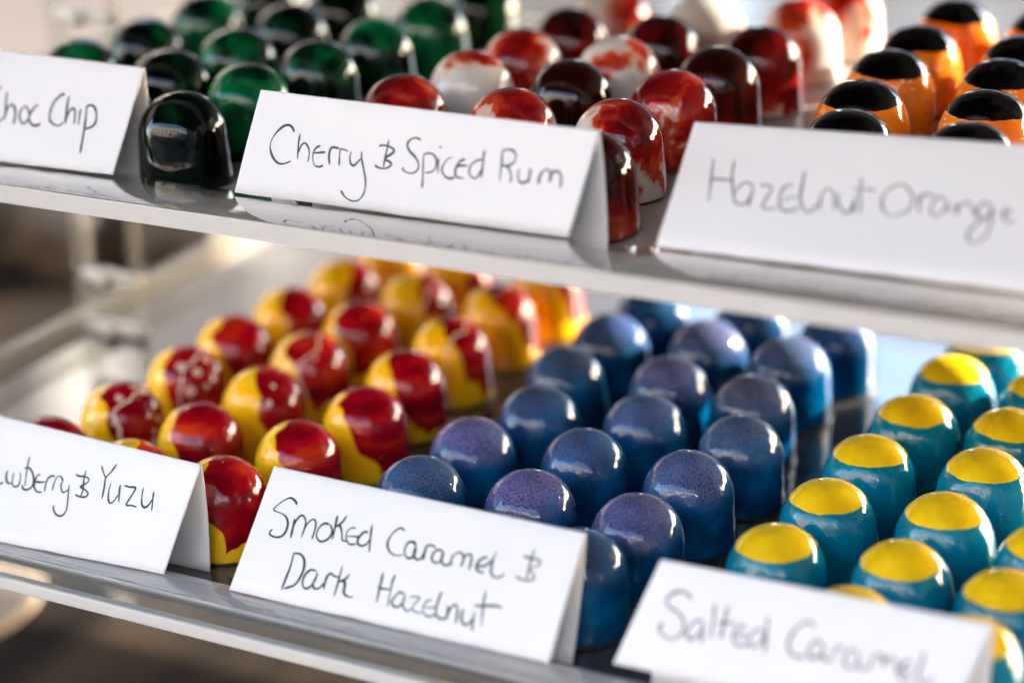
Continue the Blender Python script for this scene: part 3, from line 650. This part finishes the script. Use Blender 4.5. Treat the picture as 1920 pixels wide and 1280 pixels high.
X0, X1 = -28.35, 34.0
stand = tag(empty('display_stand', Vector((0, 15, -12.9))*CM), 'clear acrylic tiered display stand holding the bonbons', 'display stand')
def tier(y0, z, pale, yback=38.0):
    bm = bmesh.new(); box(bm, X0, X1, y0+0.35, y0+(26.4 if pale else yback), z-0.45, z-0.12 if pale else z-0.004, 0.03)
    fl = part('shelf', bm, M_DARK if pale else M_SMOKE, stand)
    def sub(name, bm, mat, smooth=False):
        return obj(name, bm, mat, fl, smooth)
    if pale:
        bm = bmesh.new(); box(bm, X0+0.4, X1-0.4, y0+0.5, y0+26.4, z-0.11, z-0.004, 0.03); sub('shelf_board_or_sun_block', bm, M_PALE)
        bm = bmesh.new(); box(bm, X0+0.4, 5.6, y0+26.43, y0+yback, z-0.45, z-0.004, 0.03); sub('shelf_board_or_sun_block', bm, M_SUNBLOCK)  # grey extension added to keep the sun off the red bonbons
        bm = bmesh.new(); box(bm, 5.63, X1, y0+26.43, y0+yback, z-0.45, z-0.01, 0.03); sub('clear_shelf_end', bm, M_CLEAR)
    # raised front: a flat ledge the cards stand on, its front face and the bright cut edge
    yf, zt_, zb = (y0-1.95, z+0.66, z+0.10) if pale else (y0-0.85, z+0.66, z-0.18)
    bm = bmesh.new(); box(bm, X0-0.3, X1+0.3, yf+0.02, y0+0.32, zt_-(0.20 if pale else 0.14), zt_, 0.04, 3)
    sub('front_ledge', bm, M_LEDGE if pale else M_RIM, True)
    if pale:
        bm = bmesh.new(); box(bm, X0-0.3, X1+0.3, yf-0.06, yf, zb-0.02, zt_-0.015, 0.02, 2); sub('polished_edge', bm, M_EDGE)
        bm = bmesh.new(); box(bm, X0-0.3, X1+0.3, yf+0.02, y0+0.32, zb-0.02, zb+0.06, 0.02); sub('ledge_underside', bm, M_HAZY)
    else:
        bm = bmesh.new(); box(bm, X0-0.3, X1+0.3, yf, yf+0.2, zb+0.005, zt_-0.15, 0.03); sub('front_lip', bm, M_CLEAR)
        bm = bmesh.new(); box(bm, X0-0.3, X1+0.3, yf-0.08, yf+0.28, zb-0.42, zb, 0.05); sub('polished_edge', bm, M_EDGE)
    bm = bmesh.new(); box(bm, X0-0.3, X1+0.3, y0+0.12, y0+0.32, z-0.44, zt_-0.21, 0.02); sub('riser', bm, M_HAZY if pale else M_CLEAR)
    bm = bmesh.new(); box(bm, X0-0.32, X0-0.02, y0+0.14, y0+yback, z-0.62, z+0.95, 0.03); sub('side_lip', bm, M_SIDE)
    bm = bmesh.new(); box(bm, X0-0.42, X0+0.08, y0+0.14, y0+yback, z+0.97, z+1.15, 0.05); sub('side_lip_edge', bm, M_POST)
    bm = bmesh.new(); box(bm, X0-0.45, X0+0.25, y0+0.14, y0+yback, z-1.0, z-0.64, 0.05); sub('side_edge', bm, M_POST)
    bm = bmesh.new(); box(bm, X0+0.1, X1, y0+yback+0.03, y0+yback+0.33, z-0.62, z+0.95, 0.03); sub('back_lip', bm, M_POST)
Y0L, Y0U = -1.02, 4.25
tier(Y0L, 0.0, False)
tier(Y0U, UP, True)
tier(2*Y0U-Y0L, 2*UP, True)
for (x, y, z0, z1) in ((-29.15, 16.4, -12.9, 30.0), (-29.15, 38.0, -12.9, 30.0), (35.2, 16.4, -12.9, 30.0), (35.2, 38.0, -12.9, 30.0)):
    bm = bmesh.new(); box(bm, x-0.32, x+0.32, y-0.32, y+0.32, z0, z1, 0.06); part('post', bm, M_POST, stand)
for z in (0.0, UP):
    bm = bmesh.new()
    box(bm, -26.35, -26.0, 15.7, 16.25, z+0.02, z+5.2, 0.05)
    br_ = part('bracket', bm, M_POST, stand)
    for zz in (0.25, 2.4, 5.3):
        bm = bmesh.new(); box(bm, -28.8, -26.1, 15.75, 16.2, z+zz-0.22, z+zz+0.22, 0.1)
        bmesh.ops.create_uvsphere(bm, u_segments=16, v_segments=10, radius=0.42*CM, matrix=Matrix.Translation(Vector((-27.6, 15.75, z+zz))*CM))
        obj('clip', bm, M_EDGE, br_, True)

# ------------------------------------------------------------------ the bonbons
M_YCAP = mat_cap('yellow_cocoa_butter', (0.76, 0.45, 0.006), (0.86, 0.57, 0.012), 0.35)
M_KCAP = mat_cap('black_cocoa_butter', (0.0008, 0.0008, 0.0009), (0.0016, 0.0014, 0.0014), 0.2)
build_tray('blue', shell('blue_bonbon', 'round', mat_blue()), 0)
build_tray('teal', shell('teal_bonbon', 'cup', mat_teal(), M_YCAP), 0)
build_tray('red', shell('yellow_red_bonbon', 'round', mat_red()), 0)
build_tray('green', shell('green_bonbon', 'round', mat_green()), UP)
build_tray('cherry', shell('marbled_bonbon', 'round', mat_cherry()), UP)
build_tray('orange', shell('orange_bonbon', 'cup', mat_orange(), M_KCAP, caprad=1.22), UP)

# disc put in for a light patch on the cloth, far out of focus
M_PATCH = plain('beige_light_patch', (0.20, 0.145, 0.10), 0.8)
bm = bmesh.new(); lathe(bm, [(0.0, 0.0), (5.4, 0.0), (5.5, 0.1), (5.5, 0.5), (5.4, 0.6), (0.0, 0.62)], 64)
o = obj('light_patch_disc', bm, M_PATCH, None); o.location = Vector((-38.2, 13.6, TZ+0.02))*CM
tag(o, 'beige disc in place of a light patch on the dark cloth at the lower left', 'light patch')
# ------------------------------------------------------------------ place cards
def mat_card():
    t = NT('white_card'); tc = t.n('TexCoord')
    n = t.noise(tc.outputs['Object'], 900.0, 3.0); n2 = t.noise(tc.outputs['Object'], 25.0, 3.0)
    t.set(Base_Color=t.mix(n2, (0.84, 0.812, 0.805), (0.87, 0.842, 0.835)), Roughness=0.75, Specular_IOR_Level=0.25)
    t.l(t.bump(n, 0.12, 0.0003), t.b.inputs['Normal']); return t.m
M_CARD = mat_card()
M_INK = plain('grey_black_ink', (0.016, 0.016, 0.017), 0.5)
CARD_LABEL = {'choc': 'white folded card reading Choc Chip in front of the green bonbons',
 'cherry': 'white folded card reading Cherry & Spiced Rum in front of the marbled bonbons',
 'haz': 'white folded card reading Hazelnut Orange in front of the orange bonbons',
 'straw': 'white folded card reading Strawberry & Yuzu in front of the yellow and red bonbons',
 'smoked': 'white folded card reading Smoked Caramel & Dark Hazelnut in front of the blue bonbons',
 'salted': 'white folded card reading Salted Caramel in front of the teal bonbons'}
def crom(p, n=6):
    if len(p) < 3: return [Vector(a).lerp(Vector(b), k/4) for a, b in zip(p, p[1:]) for k in range(4)]+[Vector(p[-1])]
    q = [Vector(a) for a in p]; q = [q[0]*2-q[1]]+q+[q[-1]*2-q[-2]]; out = []
    for i in range(1, len(q)-2):
        for k in range(n):
            s = k/n
            out.append(0.5*((2*q[i])+(q[i+1]-q[i-1])*s+(2*q[i-1]-5*q[i]+4*q[i+1]-q[i+2])*s*s+(3*q[i]-q[i-1]-3*q[i+1]+q[i+2])*s**3))
    out.append(q[-2]); return out

def card(key):
    d = CARDS[key]; up_ = key in ('choc', 'cherry', 'haz')
    z0 = UP if up_ else 0.0
    B0, B1, T1, T0 = [Vector(v) for v in d['corners']]
    K0, K1 = B0.copy(), B1.copy()
    yb = {'straw': 0.5, 'smoked': 0.35, 'salted': 0.3, 'choc': 6.0, 'cherry': 5.6, 'haz': 7.6}[key]
    for K, T in ((K0, T0), (K1, T1)): K.z = z0+0.01; K.y = yb+(B1.y-B0.y)*(0 if K is K0 else 1)*0.4; K.x = T.x
    org = (B0+B1)/2
    seed = {'choc': 1, 'cherry': 2, 'haz': 3, 'straw': 4, 'smoked': 5, 'salted': 6}[key]*13.7
    n_ = (B1-B0).cross((T0+T1)/2-(B0+B1)/2).normalized()          # out of the front face
    def front(a, b):
        b0 = b + 0.006*noise.noise(Vector((a*14, seed, 0)))*(1 if b < .5 else 0)
        p = B0.lerp(B1, a).lerp(T0.lerp(T1, a), b0)
        return p + n_*(0.05*math.sin(math.pi*b)*math.sin(2.2*a+seed)*0.6)
    def back(a, b):
        p = T0.lerp(T1, a).lerp(K0.lerp(K1, a), b)
        return p + Vector((0, 1, 0.2))*(0.10*math.sin(math.pi*b))
    NA, NB = 130, 10
    bm = bmesh.new(); rows = []
    for i in range(NA+1):
        a = i/NA; row = []
        for j in range(NB): row.append(front(a, 0.985*j/(NB-1)))
        f1 = front(a, 0.985); k1 = back(a, 0.02); tp = T0.lerp(T1, a)
        row.append((f1+k1)/2*0.35+tp*0.65+Vector((0, 0, 0.006*noise.noise(Vector((a*30, seed, 2)))+0.011*max(0, noise.noise(Vector((a*75, seed, 8)))))))
        for j in range(NB): row.append(back(a, 0.02+0.98*j/(NB-1)))
        rows.append([bm.verts.new((p-org)*CM) for p in row])
    for i in range(NA):
        for j in range(len(rows[0])-1): bm.faces.new((rows[i][j], rows[i+1][j], rows[i+1][j+1], rows[i][j+1]))
    bmesh.ops.recalc_face_normals(bm, faces=bm.faces)
    o = obj('place_card', bm, M_CARD, None, True)
    o.location = org*CM
    so = o.modifiers.new('thickness', 'SOLIDIFY'); so.thickness = 0.028*CM; so.offset = 0.0
    tag(o, CARD_LABEL[key], 'place card', 'white folded place cards')
    # handwriting: thin ink ribbons lying on the front face
    P0, ex, ey = Vector(d['B0']), Vector(d['ex']), Vector(d['ey'])
    W = (B1-B0).length
    M2 = [(v-P0) for v in (B0, B1, T1, T0)]; q2 = [(v.dot(ex), v.dot(ey)) for v in M2]
    hh = (q2[2][1]+q2[3][1])/2
    def on_face(s, tt, lift):
        a = s/W; b = tt/hh
        for _ in range(6):
            lx = (q2[0][0]*(1-b)+q2[3][0]*b); rx = (q2[1][0]*(1-b)+q2[2][0]*b)
            by = q2[0][1]*(1-a)+q2[1][1]*a; ty = q2[3][1]*(1-a)+q2[2][1]*a
            a = (s-lx)/(rx-lx); b = (tt-by)/(ty-by)
        return front(a, b)+n_*lift
    bm = bmesh.new()
    hw0 = {'choc': 0.036, 'haz': 0.024}.get(key, 0.031)
    for si, st in enumerate(d['strokes']):
        pl = crom(st); nn = len(pl); L = []; Rr = []
        for i, q in enumerate(pl):
            tg = (pl[min(i+1, nn-1)]-pl[max(i-1, 0)])
            if tg.length < 1e-6: tg = Vector((1, 0))
            tg.normalize(); nr = Vector((-tg.y, tg.x))
            e = min(1, 0.45+0.55*min(i, nn-1-i)/2.0)
            hw = hw0*e*(1+0.6*noise.noise(Vector((q.x*2.7, q.y*2.7, seed))))
            lift = 0.0165+0.0006*(si % 9)
            L.append(bm.verts.new((on_face(*(q+nr*hw), lift)-org)*CM)); Rr.append(bm.verts.new((on_face(*(q-nr*hw), lift)-org)*CM))
        for i in range(nn-1): bm.faces.new((L[i], L[i+1], Rr[i+1], Rr[i]))
    w = obj('lettering', bm, M_INK, o)
for k in CARDS: card(k)

# ------------------------------------------------------------------ things behind, far out of focus
M_KRAFT = plain('kraft_board', (0.075, 0.038, 0.012), 0.8)
M_LID = plain('white_paper', (0.17, 0.145, 0.12), 0.8)
def carton(x, y, w, d_, h, lid, label):
    t = empty('kraft_carton', Vector((x, y, TZ))*CM); tag(t, label, 'carton', 'brown cartons with white lids')
    bm = bmesh.new(); box(bm, -w/2, w/2, -d_/2, d_/2, 0.02, h, 0.15); obj('carton_body', bm, M_KRAFT, t)
    bm = bmesh.new(); box(bm, -w/2-0.2, w/2+0.2, -d_/2-0.2, d_/2+0.2, h+0.02, h+lid, 0.6, 3); obj('white_lid', bm, M_LID, t)
carton(-66.5, 50, 5.5, 5, 2.9, 4.6, 'brown carton with white lid at the far left behind the stand')
carton(-59.5, 52, 4.4, 5, 2.8, 4.2, 'brown carton with white lid beside the clear post')
carton(-53.0, 56, 5.0, 5, 1.6, 4.4, 'brown carton with white lid behind the clear bracket')

# ------------------------------------------------------------------ what the glossy shells mirror: awning and the house across the street
aw = tag(empty('stall_awning', Vector((0, 60, GZ))*CM), 'dark fabric awning over the market stall', 'awning')
M_AWN = plain('dark_awning_fabric', (0.03, 0.03, 0.032), 0.9)
bm = bmesh.new()
prof = [(-80, 88), (-50, 99), (0, 112), (110, 118)]
rows = []
for (y, z) in prof: rows.append([bm.verts.new(Vector((x, y-0, z+1.2*math.cos(x*0.06)))*CM) for x in range(-170, 171, 17)])
for a, b in zip(rows, rows[1:]):
    for j in range(len(a)-1): bm.faces.new((a[j], a[j+1], b[j+1], b[j]))
bmesh.ops.solidify(bm, geom=bm.faces[:], thickness=0.3*CM)
part('awning_canopy', bm, M_AWN, aw, True)
for (x, y, z) in ((-168, 108, 117), (168, 108, 117), (-168, -76, 89), (168, -76, 89)):
    bm = bmesh.new(); box(bm, x-1.5, x+1.5, y-1.5, y+1.5, GZ, z-0.6, 0.2); part('awning_pole', bm, M_EDGE, aw)

hs = tag(empty('stone_house', Vector((-300, -1150, GZ))*CM), 'pale stone house with rows of windows across the street', 'house')
def mat_stone():
    t = NT('pale_stone'); tc = t.n('TexCoord'); n = t.noise(tc.outputs['Object'], 1.5, 5.0)
    t.set(Base_Color=t.ramp(n, [(0.3, (0.70, 0.60, 0.50)), (0.7, (0.84, 0.74, 0.62))]), Roughness=0.85); return t.m
M_STONE = mat_stone()
M_GLASS = plain('dark_window_glass', (0.02, 0.024, 0.03), 0.08)
M_FRAME = plain('white_window_frame', (0.7, 0.7, 0.68), 0.5)
bm = bmesh.new()
xs = [-1700+i*210 for i in range(17)]; wz = [(-20, 150), (262, 440), (490, 650)]
box(bm, -1800, 1700, -1600, -1172, GZ, 720)                       # core behind the facade
hsw = part('wall', bm, M_STONE, hs)
# ---- added unseen second house, left of the stall and behind it
zc = [GZ]+[v for q in wz for v in q]+[720]
bm = bmesh.new()
for k in range(0, len(zc), 2): box(bm, -1800, 1700, -1171, -1150, zc[k], zc[k+1])
for (z0, z1) in wz:
    ed = [-1800]+[v for x in xs for v in (x, x+125)]+[1700]
    for k in range(0, len(ed), 2): box(bm, ed[k], ed[k+1], -1171, -1150, z0, z1)
part('facade', bm, M_STONE, hs)
M_FSHADE = plain('painted_facade_shade', (0.035, 0.034, 0.036), 0.5)
bm = bmesh.new(); box(bm, -1790, 1690, -1149, -1128, GZ, 235, 3); part('facade_shade', bm, M_FSHADE, hs)  # dark slab in place of the shadow on the lower storeys
for (z0, z1) in wz:
    for x in xs:
        bm = bmesh.new()
        for (a, b, c_, d_) in ((x+1, x+8, z0+1, z1-1), (x+117, x+124, z0+1, z1-1), (x+59, x+66, z0+8, z1-8)): box(bm, a, b, -1168, -1160, c_, d_)
        for (c_, d_) in ((z0+1, z0+7), (z1-7, z1-1)): box(bm, x+9, x+116, -1168, -1160, c_, d_)
        wf = part('window', bm, M_FRAME, hs)
        bm = bmesh.new(); box(bm, x+2, x+123, -1170.5, -1168.5, z0+2, z1-2)
        obj('pane', bm, M_GLASS, wf)

M_BROWN = plain('brown_window_frame', (0.09, 0.07, 0.06), 0.6)
def added_row_house(name, x0, x1, y0, y1, top, side, mat, label):
    h = tag(empty(name, Vector(((x0+x1)/2, (y0+y1)/2, GZ))*CM), label, 'house')
    bm = bmesh.new(); box(bm, x0, x1, y0, y1, GZ, top); part('wall', bm, mat, h)
    bm = bmesh.new(); box(bm, x0-20, x1+20, y0-20, y1+20, top+1, top+22, 4); part('cornice', bm, mat, h)
    n_ = int((x1-x0 if side == 'y' else y1-y0)//260)
    for i in range(n_):
        for (z0, z1) in ((0, 150), (250, 410), (500, 650)):
            if z1 > top-20: continue
            bm = bmesh.new()
            if side == 'x': box(bm, x1+0.5, x1+5, y0+90+260*i, y0+190+260*i, z0, z1)
            elif side == 'w': box(bm, x0-5, x0-0.5, y0+90+260*i, y0+190+260*i, z0, z1)
            else: box(bm, x0+90+260*i, x0+190+260*i, y0-5, y0-0.5, z0, z1)
            w_ = part('window', bm, M_BROWN, h)
            bm = bmesh.new()
            if side == 'x': box(bm, x1+5.3, x1+6, y0+98+260*i, y0+182+260*i, z0+8, z1-8)
            elif side == 'w': box(bm, x0-6, x0-5.3, y0+98+260*i, y0+182+260*i, z0+8, z1-8)
            else: box(bm, x0+98+260*i, x0+182+260*i, y0-6, y0-5.3, z0+8, z1-8)
            obj('pane', bm, M_GLASS, w_)
def mat_render(name, a, b):
    t = NT(name); tc = t.n('TexCoord'); t.set(Base_Color=t.ramp(t.noise(tc.outputs['Object'], 1.5, 5.0), [(0.3, a), (0.7, b)]), Roughness=0.85); return t.m
added_row_house('added_brown_house', -1700, -1000, -300, 2300, 860, 'x', mat_render('added_house_brown', (0.085, 0.075, 0.073), (0.125, 0.112, 0.110)), 'unseen brownish house added left of the stall for the reflections')  # unseen house added for the tone mirrored in shelf and shells
added_row_house('added_grey_house', -950, 350, 2300, 2900, 900, 'y', mat_render('added_house_grey', (0.46, 0.44, 0.44), (0.56, 0.54, 0.54)), 'unseen grey house added behind the stall for the reflections')  # unseen house added, its height set by what the shelves mirror
added_row_house('sky_block_house', 900, 1500, -900, 520, 700, 'w', mat_render('sky_block_tan', (0.22, 0.19, 0.16), (0.30, 0.26, 0.22)), 'unseen tan house added right of the stall to block bright sky')  # unseen house added to block bright sky on the right
